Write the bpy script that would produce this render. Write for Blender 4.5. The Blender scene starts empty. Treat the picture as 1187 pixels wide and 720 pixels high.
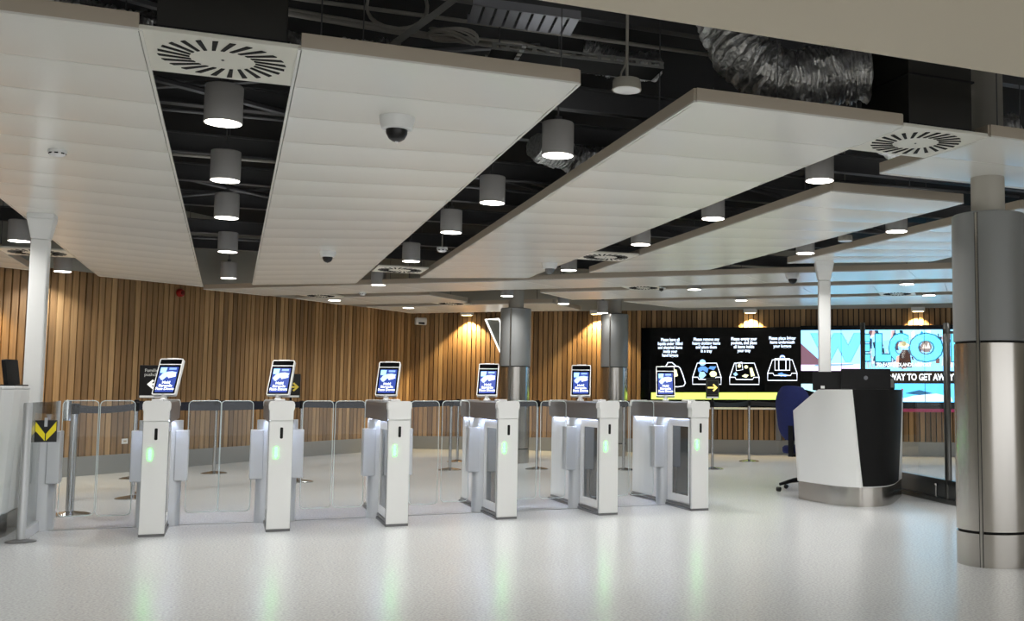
import bpy, math, random
from mathutils import Vector, Matrix
random.seed(7)
S = bpy.context.scene
COL = S.collection
R = math.radians
Z = 2.594            # underside of the suspended ceiling rafts

# ------------------------------------------------------------------ materials
def lin(c):
    return tuple(((v/255)/12.92 if v/255 <= .04045 else ((v/255+.055)/1.055)**2.4) for v in c) + (1,)
MATS = {}
def M(name, rgb, rough=.5, metal=0, emit=0, noise=None, bump=None, spec=None, trans=0, aniso=None, coat=0):
    if name in MATS: return MATS[name]
    m = bpy.data.materials.new(name); m.use_nodes = True
    nt = m.node_tree; b = nt.nodes['Principled BSDF']
    b.inputs['Base Color'].default_value = lin(rgb)
    b.inputs['Roughness'].default_value = rough
    b.inputs['Metallic'].default_value = metal
    if spec is not None: b.inputs['Specular IOR Level'].default_value = spec
    if coat: b.inputs['Coat Weight'].default_value = coat
    if trans: b.inputs['Transmission Weight'].default_value = trans
    if emit:
        b.inputs['Emission Color'].default_value = lin(rgb); b.inputs['Emission Strength'].default_value = emit
    if noise:   # (scale xyz, amount, detail)
        tc = nt.nodes.new('ShaderNodeTexCoord'); mp = nt.nodes.new('ShaderNodeMapping')
        mp.inputs['Scale'].default_value = noise[0]
        nz = nt.nodes.new('ShaderNodeTexNoise'); nz.inputs['Detail'].default_value = noise[2]; nz.inputs['Scale'].default_value = 1
        nt.links.new(tc.outputs['Object'], mp.inputs['Vector']); nt.links.new(mp.outputs['Vector'], nz.inputs['Vector'])
        mr = nt.nodes.new('ShaderNodeMapRange'); mr.inputs['From Min'].default_value = .3; mr.inputs['From Max'].default_value = .7
        mr.inputs['To Min'].default_value = 1-noise[1]; mr.inputs['To Max'].default_value = 1+noise[1]
        nt.links.new(nz.outputs['Fac'], mr.inputs['Value'])
        vm = nt.nodes.new('ShaderNodeVectorMath'); vm.operation = 'SCALE'; vm.inputs[0].default_value = lin(rgb)[:3]
        nt.links.new(mr.outputs['Result'], vm.inputs['Scale']); nt.links.new(vm.outputs['Vector'], b.inputs['Base Color'])
        if bump:
            bp = nt.nodes.new('ShaderNodeBump'); bp.inputs['Strength'].default_value = bump; bp.inputs['Distance'].default_value = .01
            nt.links.new(nz.outputs['Fac'], bp.inputs['Height']); nt.links.new(bp.outputs['Normal'], b.inputs['Normal'])
    MATS[name] = m; return m

def wood_mat():
    m = bpy.data.materials.new('oak_slats'); m.use_nodes = True; nt = m.node_tree; b = nt.nodes['Principled BSDF']
    g = nt.nodes.new('ShaderNodeNewGeometry')
    cr = nt.nodes.new('ShaderNodeValToRGB')
    e = cr.color_ramp.elements
    e[0].color = lin((120, 93, 62)); e[1].color = lin((184, 150, 106)); x = e.new(.5); x.color = lin((149, 116, 77))
    nt.links.new(g.outputs['Random Per Island'], cr.inputs['Fac'])
    tc = nt.nodes.new('ShaderNodeTexCoord'); mp = nt.nodes.new('ShaderNodeMapping'); mp.inputs['Scale'].default_value = (22, 22, 1.2)
    nz = nt.nodes.new('ShaderNodeTexNoise'); nz.inputs['Detail'].default_value = 5; nz.inputs['Scale'].default_value = 1.5
    nt.links.new(tc.outputs['Object'], mp.inputs['Vector']); nt.links.new(mp.outputs['Vector'], nz.inputs['Vector'])
    mr = nt.nodes.new('ShaderNodeMapRange'); mr.inputs['From Min'].default_value = .3; mr.inputs['From Max'].default_value = .7
    mr.inputs['To Min'].default_value = .78; mr.inputs['To Max'].default_value = 1.18
    nt.links.new(nz.outputs['Fac'], mr.inputs['Value'])
    vm = nt.nodes.new('ShaderNodeVectorMath'); vm.operation = 'SCALE'
    nt.links.new(cr.outputs['Color'], vm.inputs[0]); nt.links.new(mr.outputs['Result'], vm.inputs['Scale'])
    nt.links.new(vm.outputs['Vector'], b.inputs['Base Color'])
    b.inputs['Roughness'].default_value = .55
    return m
def floor_mat():
    m = bpy.data.materials.new('speckled_vinyl'); m.use_nodes = True; nt = m.node_tree; b = nt.nodes['Principled BSDF']
    tc = nt.nodes.new('ShaderNodeTexCoord')
    n1 = nt.nodes.new('ShaderNodeTexNoise'); n1.inputs['Scale'].default_value = 70; n1.inputs['Detail'].default_value = 3
    n2 = nt.nodes.new('ShaderNodeTexNoise'); n2.inputs['Scale'].default_value = .9; n2.inputs['Detail'].default_value = 5
    for n in (n1, n2): nt.links.new(tc.outputs['Object'], n.inputs['Vector'])
    cr = nt.nodes.new('ShaderNodeValToRGB'); e = cr.color_ramp.elements
    e[0].position = .35; e[1].position = .62
    e[0].color = lin((180, 182, 184)); e[1].color = lin((208, 210, 211))
    nt.links.new(n1.outputs['Fac'], cr.inputs['Fac'])
    mr = nt.nodes.new('ShaderNodeMapRange'); mr.inputs['From Min'].default_value = 0; mr.inputs['From Max'].default_value = 1
    mr.inputs['To Min'].default_value = .95; mr.inputs['To Max'].default_value = 1.03
    nt.links.new(n2.outputs['Fac'], mr.inputs['Value'])
    vm = nt.nodes.new('ShaderNodeVectorMath'); vm.operation = 'SCALE'
    nt.links.new(cr.outputs['Color'], vm.inputs[0]); nt.links.new(mr.outputs['Result'], vm.inputs['Scale'])
    nt.links.new(vm.outputs['Vector'], b.inputs['Base Color'])
    b.inputs['Roughness'].default_value = .24
    return m
def brushed_mat(name, rgb, rough, scale):
    m = M(name, rgb, rough, 1)
    nt = m.node_tree; b = nt.nodes['Principled BSDF']
    tc = nt.nodes.new('ShaderNodeTexCoord'); mp = nt.nodes.new('ShaderNodeMapping'); mp.inputs['Scale'].default_value = scale
    nz = nt.nodes.new('ShaderNodeTexNoise'); nz.inputs['Scale'].default_value = 1; nz.inputs['Detail'].default_value = 3
    nt.links.new(tc.outputs['Object'], mp.inputs['Vector']); nt.links.new(mp.outputs['Vector'], nz.inputs['Vector'])
    mr = nt.nodes.new('ShaderNodeMapRange'); mr.inputs['To Min'].default_value = rough-.03; mr.inputs['To Max'].default_value = rough+.05
    nt.links.new(nz.outputs['Fac'], mr.inputs['Value']); nt.links.new(mr.outputs['Result'], b.inputs['Roughness'])
    return m
def glass_mat(name, tint, alpha, rough=.02):
    # clear sheet: mostly see-through with a fresnel reflection
    m = bpy.data.materials.new(name); m.use_nodes = True; nt = m.node_tree
    for n in list(nt.nodes):
        if n.type == 'BSDF_PRINCIPLED': nt.nodes.remove(n)
    out = [n for n in nt.nodes if n.type == 'OUTPUT_MATERIAL'][0]
    tr = nt.nodes.new('ShaderNodeBsdfTransparent'); tr.inputs['Color'].default_value = lin(tint)
    gl = nt.nodes.new('ShaderNodeBsdfGlossy'); gl.inputs['Roughness'].default_value = rough
    lw = nt.nodes.new('ShaderNodeLayerWeight'); pw = nt.nodes.new('ShaderNodeMath'); pw.operation = 'POWER'; pw.inputs[1].default_value = 5
    nt.links.new(lw.outputs['Facing'], pw.inputs[0])
    ad = nt.nodes.new('ShaderNodeMath'); ad.operation = 'MULTIPLY_ADD'; ad.inputs[1].default_value = .9; ad.inputs[2].default_value = alpha
    mx = nt.nodes.new('ShaderNodeMixShader')
    nt.links.new(pw.outputs['Value'], ad.inputs[0]); nt.links.new(ad.outputs['Value'], mx.inputs['Fac'])
    nt.links.new(tr.outputs['BSDF'], mx.inputs[1]); nt.links.new(gl.outputs['BSDF'], mx.inputs[2])
    nt.links.new(mx.outputs['Shader'], out.inputs['Surface'])
    return m

WOOD = wood_mat(); FLOOR = floor_mat()
GLASS = glass_mat('clear_glass', (250, 252, 252), .02)
WHITE = M('white_powder_coat', (232, 233, 232), .36)
WHITE2 = M('white_gloss_shell', (240, 240, 240), .25)
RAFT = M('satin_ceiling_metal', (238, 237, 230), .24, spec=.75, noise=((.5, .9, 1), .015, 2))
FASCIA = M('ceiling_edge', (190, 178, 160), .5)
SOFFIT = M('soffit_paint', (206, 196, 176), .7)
TILE = M('diffuser_tile', (228, 226, 214), .45)
BLACK = M('black_void', (22, 22, 23), .8)
BLACKS = M('black_satin', (10, 10, 12), .35)
SLOT = M('slot_black', (6, 6, 6), .9)
DARKST = M('dark_steel', (112, 112, 114), .45, .3)
CABLE = M('grey_cable', (178, 174, 166), .5)
DUCTBLK = M('black_duct_box', (44, 43, 40), .6, noise=((2, 2, 2), .12, 3))
FOIL = M('crinkled_foil', (232, 232, 232), .32, .85, noise=((48, 48, 48), .25, 4), bump=.9)
DLGREY = M('downlight_grey', (176, 174, 172), .5)
LENS = M('downlight_lens', (255, 250, 240), .5, emit=9)
HOUSE = M('gate_band_metal', (128, 128, 130), .32, .6)
SILVER = M('silver_post', (205, 208, 211), .3, .3)
DGLASS = M('smoked_glass', (44, 49, 54), .07, coat=.6)
EDGE = M('polished_glass_edge', (225, 235, 235), .2)
LED = M('led_strip_white', (200, 218, 255), .5, emit=42)
GREEN = M('green_led', (50, 250, 60), .5, emit=16)
STEEL = brushed_mat('brushed_steel', (186, 182, 176), .2, (60, 60, .6))
CHROME = M('polished_chrome', (185, 185, 185), .18, 1)
COLG = M('column_grey', (136, 138, 138), .36, .2)
COLSEAM = M('column_seam', (70, 70, 70), .4, .5)
PLENGREY = M('bulkhead_grey', (176, 176, 168), .7)
SKIRT = M('grey_skirting', (150, 152, 152), .4, .3)
BELT = M('navy_belt', (14, 18, 34), .7)
BELTBLK = M('black_belt', (12, 12, 12), .7)
SCRBLK = M('screen_black', (2, 3, 5), .12, spec=.2)
NAVY = M('navy_fabric', (13, 26, 84), .85, noise=((60, 60, 60), .12, 3))
PLASTIC = M('black_plastic', (7, 7, 9), .55, spec=.25)
def E(name, rgb, s=1.0): return M(name, rgb, .5, emit=s)

# ------------------------------------------------------------------ mesh builder
class MB:
    def __init__(s): s.v = []; s.f = []
    def add(s, vs, fs, mat=None):
        k = len(s.v)
        s.v += [tuple(mat @ Vector(v)) if mat else tuple(v) for v in vs]
        s.f += [tuple(i+k for i in f) for f in fs]; return s
    def box(s, x0, x1, y0, y1, z0, z1, mat=None):
        return s.add([(x0,y0,z0),(x1,y0,z0),(x1,y1,z0),(x0,y1,z0),(x0,y0,z1),(x1,y0,z1),(x1,y1,z1),(x0,y1,z1)],
                     [(0,3,2,1),(4,5,6,7),(0,1,5,4),(1,2,6,5),(2,3,7,6),(3,0,4,7)], mat)
    def prism(s, poly, z0, z1, top=None, mat=None):
        n = len(poly); top = top or poly
        vs = [(x,y,z0) for x,y in poly]+[(x,y,z1) for x,y in top]
        return s.add(vs, [tuple(range(n))[::-1], tuple(range(n,2*n))]+[(i,(i+1)%n,(i+1)%n+n,i+n) for i in range(n)], mat)
    def extr_y(s, poly, y0, y1, mat=None):     # poly in (x,z), extruded along y
        n = len(poly)
        vs = [(x,y0,z) for x,z in poly]+[(x,y1,z) for x,z in poly]
        return s.add(vs, [tuple(range(n)), tuple(range(n,2*n))[::-1]]+[(i,i+n,(i+1)%n+n,(i+1)%n) for i in range(n)], mat)
    def lathe(s, prof, cx=0, cy=0, n=32, mat=None):
        vs = []; fs = []
        for (r, z) in prof:
            for i in range(n):
                a = 2*math.pi*i/n; vs.append((cx+r*math.cos(a), cy+r*math.sin(a), z))
        m = len(prof)
        for j in range(m-1):
            for i in range(n):
                fs.append((j*n+i, j*n+(i+1)%n, (j+1)*n+(i+1)%n, (j+1)*n+i))
        if prof[0][0] > 1e-6: fs.append(tuple(range(n))[::-1])
        if prof[-1][0] > 1e-6: fs.append(tuple((m-1)*n+i for i in range(n)))
        return s.add(vs, fs, mat)
    def tube(s, pts, r, n=8, closed=False, mat=None):
        pts = [Vector(p) for p in pts]; m = len(pts); vs = []; fs = []
        rr = r if isinstance(r, (list, tuple)) else [r]*m
        ref = None
        for i, p in enumerate(pts):
            if closed: t = pts[(i+1) % m]-pts[i-1]
            else: t = pts[min(i+1, m-1)]-pts[max(i-1, 0)]
            t.normalize()
            if ref is None: ref = Vector((0,0,1)) if abs(t.z) < .9 else Vector((1,0,0))
            a = t.cross(ref).normalized(); b = a.cross(t).normalized(); ref = b
            for k in range(n):
                w = 2*math.pi*(k+.5)/n
                vs.append(p+a*rr[i]*math.cos(w)+b*rr[i]*math.sin(w))
        for i in range(m if closed else m-1):
            j = (i+1) % m
            for k in range(n): fs.append((i*n+k, i*n+(k+1)%n, j*n+(k+1)%n, j*n+k))
        if not closed: fs += [tuple(range(n))[::-1], tuple((m-1)*n+k for k in range(n))]
        return s.add(vs, fs, mat)
    def build(s, name, mat, parent=None, loc=None, smooth=False, bevel=0, rot=None):
        me = bpy.data.meshes.new(name); me.from_pydata(s.v, [], s.f); me.materials.append(mat)
        bmfix(me, smooth)
        o = bpy.data.objects.new(name, me); COL.objects.link(o)
        if parent: o.parent = parent
        if loc: o.location = loc
        if rot: o.rotation_euler = rot
        if bevel:
            b = o.modifiers.new('bevel', 'BEVEL'); b.width = bevel; b.segments = 2; b.limit_method = 'ANGLE'; b.angle_limit = R(40)
        return o
import bmesh
def bmfix(me, smooth):
    bm = bmesh.new(); bm.from_mesh(me)
    bmesh.ops.recalc_face_normals(bm, faces=bm.faces)
    if smooth:
        for f in bm.faces: f.smooth = len(f.verts) <= 4
        for e in bm.edges:
            if len(e.link_faces) == 2 and e.calc_face_angle() > R(38): e.smooth = False
    bm.to_mesh(me); bm.free()
def thing(name, label, cat, loc=(0,0,0), rotz=0, group=None):
    o = bpy.data.objects.new(name, None); COL.objects.link(o); o.empty_display_size = .1
    o.location = loc; o.rotation_euler = (0,0,rotz); return tag(o, label, cat, group)
def tag(o, label, cat, group=None, kind=None):
    if label: o['label'] = label
    if cat: o['category'] = cat
    if group: o['group'] = group
    if kind: o['kind'] = kind
    return o
def struct(o): o['kind'] = 'structure'; return o
def dup(root, loc, rotz=None, label=None):
    r = root.copy(); COL.objects.link(r); r.location = loc
    if rotz is not None: r.rotation_euler = (0,0,rotz)
    if label: r['label'] = label
    for ch in list(root.children):
        c = ch.copy(); COL.objects.link(c); c.parent = r
        for g in list(ch.children):
            d = g.copy(); COL.objects.link(d); d.parent = c
    return r
def text(name, body, size, mat, parent, x, z, y=0, align='CENTER', bold=.012, line=1.0, depth=.002, width=1.0):
    cu = bpy.data.curves.new(name, 'FONT'); cu.body = body; cu.size = size; cu.align_x = align; cu.extrude = depth
    cu.offset = bold*size; cu.space_line = line; cu.resolution_u = 3
    t = bpy.data.objects.new('tmp', cu); COL.objects.link(t)
    dg = bpy.context.evaluated_depsgraph_get(); me = bpy.data.meshes.new_from_object(t.evaluated_get(dg))
    bpy.data.objects.remove(t)
    me.transform(Matrix.Translation((x, y, z)) @ Matrix.Rotation(R(90), 4, 'X') @ Matrix.Diagonal((width, 1, 1, 1)))
    me.materials.clear(); me.materials.append(mat)
    o = bpy.data.objects.new(name, me); COL.objects.link(o); o.parent = parent
    return o
def plate(poly, y, th=.003):      # flat polygon in (x,z) facing -y
    return MB().extr_y(poly, y-th, y)
def rrect(x0, x1, z0, z1, r, n=5):
    P = []
    for cx, cz, a0 in ((x1-r, z1-r, 0), (x0+r, z1-r, 90), (x0+r, z0+r, 180), (x1-r, z0+r, 270)):
        for k in range(n+1):
            a = R(a0+90*k/n); P.append((cx+r*math.cos(a), cz+r*math.sin(a)))
    return P
def lamp(name, kind, loc, energy, color=(1,1,1), parent=None, size=.2, rot=(0,0,0), spot=None, blend=.5, spread=None):
    L = bpy.data.lights.new(name, kind); L.energy = energy; L.color = color
    if kind == 'AREA': L.shape = 'DISK'; L.size = size
    if spread: L.spread = spread
    if kind == 'SPOT': L.spot_size = spot; L.spot_blend = blend; L.shadow_soft_size = size
    o = bpy.data.objects.new(name, L); COL.objects.link(o); o.location = loc; o.rotation_euler = rot
    if parent: o.parent = parent
    return o

# ------------------------------------------------------------------ camera
cam = bpy.data.cameras.new('camera'); co = bpy.data.objects.new('camera', cam); COL.objects.link(co)
yaw, th, ro = R(23.5), R(4.53), R(.26)
fw = Vector((math.sin(yaw)*math.cos(th), math.cos(yaw)*math.cos(th), math.sin(th)))
r0 = Vector((math.cos(yaw), -math.sin(yaw), 0)); u0 = r0.cross(fw)
rx = r0*math.cos(ro)+u0*math.sin(ro); ux = -r0*math.sin(ro)+u0*math.cos(ro)
co.matrix_world = Matrix(((rx.x, ux.x, -fw.x, 0), (rx.y, ux.y, -fw.y, 0), (rx.z, ux.z, -fw.z, 1.12), (0,0,0,1)))
cam.sensor_width = 36; cam.lens = 1197/1187*36; cam.shift_x = (593.5-792)/1187; cam.shift_y = 0
cam.clip_start = .05; cam.clip_end = 100
S.camera = co

# ------------------------------------------------------------------ room shell
struct(MB().box(-8, 16, -9, 24, -.1, 0).build('floor', FLOOR))
struct(MB().box(-8, 16, -9, 24, 3.75, 3.9).build('ceiling', BLACK))
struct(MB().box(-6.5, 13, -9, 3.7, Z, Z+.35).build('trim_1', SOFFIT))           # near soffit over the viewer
LW = [(-7.2, 10.6), (-4.2, 13.35), (-1.84, 15.55), (-.59, 16.95), (.45, 18.1), (1.5, 19.2), (3.2, 20.75)]
RW = [(3.2, 20.75), (8.2, 17.48), (14.5, 13.36)]
SH = 2.66            # height of the timber
def slat_wall(pts, name, side):
    back = MB(); sl = MB(); sk = MB(); bh = MB()
    for a, b in zip(pts, pts[1:]):
        a = Vector(a); b = Vector(b); d = (b-a); L = d.length; d.normalize(); n = Vector((d.y, -d.x))   # towards the room
        def q(x0, x1, o0, o1, z0, z1, mb):
            P = [a+d*x0+n*o0, a+d*x1+n*o0, a+d*x1+n*o1, a+d*x0+n*o1]
            mb.prism([(p.x, p.y) for p in P], z0, z1)
        q(-.01, L+.01, -.15, 0, 0, SH, back)
        q(-.01, L+.01, -.15, .05, SH, 3.75, bh)
        q(-.01, L+.02, 0, .06, 0, .25, sk)
        k = int(round(L/.097)); p = L/k
        for i in range(k): q(i*p+.0095, (i+1)*p-.0095, .004, .045, .25, SH, sl)
    w = struct(back.build(name, BLACK)); s = struct(sl.build(name+'_slats', WOOD, w))
    struct(bh.build('trim_2' if side == 'left' else 'trim_3', PLENGREY))
    struct(sk.build('baseboard_'+side, SKIRT))
slat_wall(LW, 'wall_left', 'left'); slat_wall(RW, 'wall_back', 'back')
struct(MB().box(-7.4, -7.2, -9, 10.7, 0, 3.75).build('wall_side', M('painted_wall', (214, 211, 203), .7)))
struct(MB().box(13.6, 13.8, -9, 14, 0, 3.75).build('wall_right', M('painted_wall', (214, 211, 203), .7)))

# ------------------------------------------------------------------ ceiling rafts
def raft(quad, label, n_planks, group='suspended ceiling rafts', thin=(), curve=.006, th=.07, yplanks=True):
    """quad: near-left, near-right, far-right, far-left corners of the underside"""
    NL, NR, FR, FL = [Vector(p) for p in quad]
    c = (NL+NR+FR+FL)/4
    t = thing('ceiling_raft', label, 'ceiling panel', (c.x, c.y, Z), 0, group)
    o = Vector((c.x, c.y))
    mb = MB(); g = .003; sub = 6; fr = .02
    for k in range(n_planks):
        a0 = (k)/n_planks; a1 = (k+1)/n_planks
        vs = []; fs = []
        for j in range(sub+1):
            a = a0+(a1-a0)*j/sub; off = 0
            l = NL.lerp(FL, a); r = NR.lerp(FR, a)
            d = (r-l).normalized()
            ww = (FL-NL).normalized()
            if j == 0: l += ww*g; r += ww*g
            if j == sub: l -= ww*g; r -= ww*g
            l = l+d*.004; r = r-d*.004
            s = 2*j/sub-1; z = -curve*(1-s*s)
            vs += [(l.x-o.x, l.y-o.y, z), (r.x-o.x, r.y-o.y, z), (l.x-o.x, l.y-o.y, .03), (r.x-o.x, r.y-o.y, .03)]
        for j in range(sub):
            b = 4*j
            fs += [(b, b+1, b+5, b+4), (b+2, b+6, b+7, b+3), (b, b+4, b+6, b+2), (b+1, b+3, b+7, b+5)]
        fs += [(0, 2, 3, 1), (4*sub, 4*sub+1, 4*sub+3, 4*sub+2)]
        mb.add(vs, fs)
    mb.build('planks', RAFT, t, smooth=True)
    # folded edge all round
    P = [p-o for p in (NL, NR, FR, FL)]
    e = MB(); e2 = MB()
    for i in range(4):
        a = P[i]; b = P[(i+1) % 4]; d = (b-a).normalized(); n = Vector((d.y, -d.x))
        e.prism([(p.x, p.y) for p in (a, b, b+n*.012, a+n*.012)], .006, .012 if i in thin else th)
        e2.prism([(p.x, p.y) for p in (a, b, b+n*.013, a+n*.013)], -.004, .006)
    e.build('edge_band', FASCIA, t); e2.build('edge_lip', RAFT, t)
    # hangers
    for a in (.12, .88):
        for b in (.1, .9):
            p = NL.lerp(NR, a).lerp(FL.lerp(FR, a), b)-o
            MB().tube([(p.x, p.y, .03), (p.x, p.y, 1.15)], .004, 6).build('hanger_rod', DARKST, t)
    return t
raft([(-1.72, 4.69), (-.405, 4.69), (-.45, 16.16), (-1.64, 15.28)], 'cream ceiling raft with small smoke detector, left of the first row of downlights', 19, thin=(1,))
raft([(.22, 4.67), (1.47, 4.66), (1.49, 14.72), (.21, 15.58)], 'cream ceiling raft carrying the large dome camera near its front', 18, thin=(3,))
raft([(2.11, 4.7), (3.35, 4.68), (3.46, 13.04), (2.2, 13.63)], 'cream ceiling raft right of the second row of downlights, beside the silver duct', 15)
raft([(3.98, 6.43), (5.14, 6.4), (5.2, 11.2), (4.0, 12.1)], 'ceiling raft with bluish sheen, its corner in front of the thick pipe', 9)
raft([(5.72, 6.4), (6.9, 6.4), (7.1, 9.45), (5.76, 10.25)], 'ceiling raft that the white square column right of the black screen meets', 6)
raft([(3.945, 4.66), (5.2, 4.66), (5.2, 5.75), (3.945, 5.75)], 'short ceiling raft right of the front square diffuser, above the steel column', 2)
raft([(-3.6, 4.69), (-2.32, 4.69), (-2.33, 14.9), (-3.5, 13.9)], 'ceiling raft at the far left edge, mostly out of view', 17)
D = Vector((.77, -.638)); D.normalize(); N = Vector((.638, .77)); N.normalize()
def sn(s, n): return D*s+N*n
def strip(s0, s1, n0, n1, label, pl, s0b=None, s1b=None):
    # planks run across the strip
    a, b, c, d = sn(s0, n0), sn(s0 if s0b is None else s0b, n1), sn(s1 if s1b is None else s1b, n1), sn(s1, n0)
    return raft([a, b, c, d], label, pl, 'far ceiling strips')
strip(-10.95, 3.2, 12.52, 13.6, 'long ceiling strip nearest of the far ones, its grey edge crossing the whole view', 14, s0b=-10.72)
strip(-10.55, -8.15, 14.1, 15.35, 'far ceiling strip piece left of the middle column', 3)
strip(-6.3, 4.4, 14.1, 15.35, 'far ceiling strip piece right of the middle column', 11)
strip(-10.4, -6.85, 15.85, 17.35, 'rearmost ceiling strip piece left of the far grey column', 4, s1b=-6.95)
strip(-5.6, 5.2, 15.85, 17.3, 'rearmost ceiling strip piece above the black instruction screen', 11, s0b=-5.1)

def diffuser(x0, x1, y0, y1, label, rot=0, small=False, cen=None):
    cx, cy = (x0+x1)/2, (y0+y1)/2
    w, d = (x1-x0)/2, (y1-y0)/2
    t = thing('swirl_diffuser', label, 'air vent', (cx, cy, Z), rot, 'swirl air diffusers')
    MB().box(-w, w, -d, d, 0, .02).build('face_plate', TILE, t, bevel=.003)
    s = MB(); r = min(w, d)*.9
    for k in range(24):
        a = 2*math.pi*k/24
        r0_, r1_ = r*.5, r*.97
        # raised radial slots, twisted a little
        tw = .16
        dx, dy = math.cos(a), math.sin(a); ex, ey = math.cos(a+tw), math.sin(a+tw)
        px, py = -dy*.011, dx*.011
        s.prism([(dx*r0_-px*.7, dy*r0_-py*.7), (ex*r1_-px*1.1, ey*r1_-py*1.1), (ex*r1_+px*1.1, ey*r1_+py*1.1), (dx*r0_+px*.7, dy*r0_+py*.7)], -.0035, .001)
    s.build('swirl_slots', SLOT, t)
    MB().lathe([(.006, -.004), (.006, .001)], n=10).build('centre_screw', DARKST, t)
    return t
diffuser(-.405, .22, 4.67, 5.27, 'square swirl diffuser in front of the first row of downlights, front left')
diffuser(3.35, 3.945, 4.66, 5.26, 'square swirl diffuser at the right front beside the short raft')
diffuser(1.53, 2.12, 12.6, 13.2, 'far swirl diffuser closing the gap with the hanging detector')
diffuser(3.42, 3.98, 10.35, 10.95, 'swirl diffuser between the third row of downlights, beside a white dome camera')
diffuser(-2.32, -1.66, 12.65, 13.28, 'swirl diffuser at the far left beside the white column head')
for (s, n, lb) in ((-9.9, 13.85, 'swirl diffuser in the far slot at left, just past the long grey edge'), (-4.6, 13.85, 'swirl diffuser in the far slot left of the dark dome camera'), (-8.6, 15.6, 'rear swirl diffuser near the warm wall light at the corner'), (-1.2, 15.6, 'rear swirl diffuser near the thin white column')):
    p = sn(s, n); diffuser(p.x-.26, p.x+.26, p.y-.235, p.y+.235, lb, rot=math.atan2(D.y, D.x))

# black boxes on top of the front diffusers
def plenum_box(x0, x1, y0, y1, label):
    t = thing('plenum_box', label, 'duct', ((x0+x1)/2, (y0+y1)/2, Z+.02), 0)
    w, d = (x1-x0)/2, (y1-y0)/2
    MB().box(-w, w, -d, d, .0, .62).build('box_body', DUCTBLK, t, bevel=.004)
    MB().box(-w-.01, w+.01, -d-.01, d+.01, .0, .02).build('flange', BLACK, t)
    MB().box(-w-.012, w+.012, -d-.012, d+.012, .3, .31).build('flange', BLACK, t)
    return t
plenum_box(-.345, .165, 4.72, 5.22, 'tall black duct box on top of the front left swirl diffuser')
plenum_box(3.43, 3.87, 4.72, 5.2, 'tall dark duct box on top of the front right swirl diffuser')

# ------------------------------------------------------------------ downlights
def make_downlight(label, loc):
    t = thing('cylinder_downlight', label, 'ceiling light', loc, 0, 'grey cylinder downlights')
    r = .099
    MB().lathe([(r-.006, .004), (r-.006, .001), (r, 0), (r, .205), (r-.004, .21), (.02, .212)], n=40).build('housing', DLGREY, t, smooth=True)
    MB().lathe([(r-.006, -.001), (r-.03, -.004), (0, -.006)], n=40).build('lens', LENS, t, smooth=True)
    MB().tube([(0, 0, .2), (0, 0, 1.14)], .006, 6).box(-.02, .02, -.02, .02, .21, .25).build('suspension_rod', DARKST, t)
    lamp('lamp', 'AREA', (0, 0, -.015), LP, (1, .98, .945), t, size=.18, spread=R(130))
    return t
LP = 10.8
proto = None
ordn = ['nearest', 'second', 'third', 'fourth', 'farthest']
rows = [(-.1, 'left of the large dome camera', [6.15, 7.86, 9.58, 11.96, 14.78]),
        (1.81, 'that holds the hanging detector', [6.14, 7.92, 9.58, 11.93, 14.82]),
        (3.69, 'right of the third raft', [6.12, 7.86, 9.56, 11.98]),
        (5.5, 'nearest the steel column', [7.78, 9.42]),
        (-2.0, 'beside the left white column', [9.57, 11.98, 14.86])]
for x, desc, ys in rows:
    for i, y in enumerate(ys):
        w = ordn[i] if i < len(ys)-1 or len(ys) == 1 else 'farthest'
        lb = f'grey cylinder downlight, {w} in the row {desc}'
        if proto is None: proto = make_downlight(lb, (x, y, Z-.005))
        else: dup(proto, (x, y, Z-.005), label=lb)
for (x, y), w in zip([(1.46, 17.5), (3.8, 15.5), (5.96, 13.32), (8.23, 11.42)], ['leftmost', 'beside the middle column', 'left of the dark dome camera', 'beside the steel column edge']):
    dup(proto, (x, y, Z-.02), label=f'recessed-looking round downlight in the nearer far slot, {w}')
for (x, y), w in zip([(2.78, 18.5), (4.99, 16.46), (7.34, 14.58), (9.46, 12.58)], ['near the wall corner', 'between the two far columns', 'above the instruction screen', 'above the welcome screen']):
    dup(proto, (x, y, Z-.02), label=f'round downlight in the rear ceiling slot, {w}')
dim = dup(proto, (5.88, 17.05, Z-.1), label='grey cylinder downlight hanging just left of the far grey column')
for c_ in dim.children:
    if c_.type == 'LIGHT': c_.data = c_.data.copy(); c_.data.energy = 2.5
dup(proto, (7.4, 7.86, Z-.005), label='grey cylinder downlight at the right picture edge behind the steel column')
# the same rows of luminaires carry on above and behind the viewer
for x in (-4.5, -1.5, 1.5, 4.5, 8.5):
    for y in (-6.5, -3.6, -.7, 2.2):
        dup(proto, (x, y, Z-.02), label='round downlight set in the soffit behind the viewpoint')
for (x, y) in ((-5.2, 8), (-5.2, 11), (9.5, 5), (9.5, 8.5), (11.5, 10.5), (12, 7), (7.4, 5.2)):
    dup(proto, (x, y, Z-.02), label='cylinder downlight beyond the side of the picture')

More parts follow.
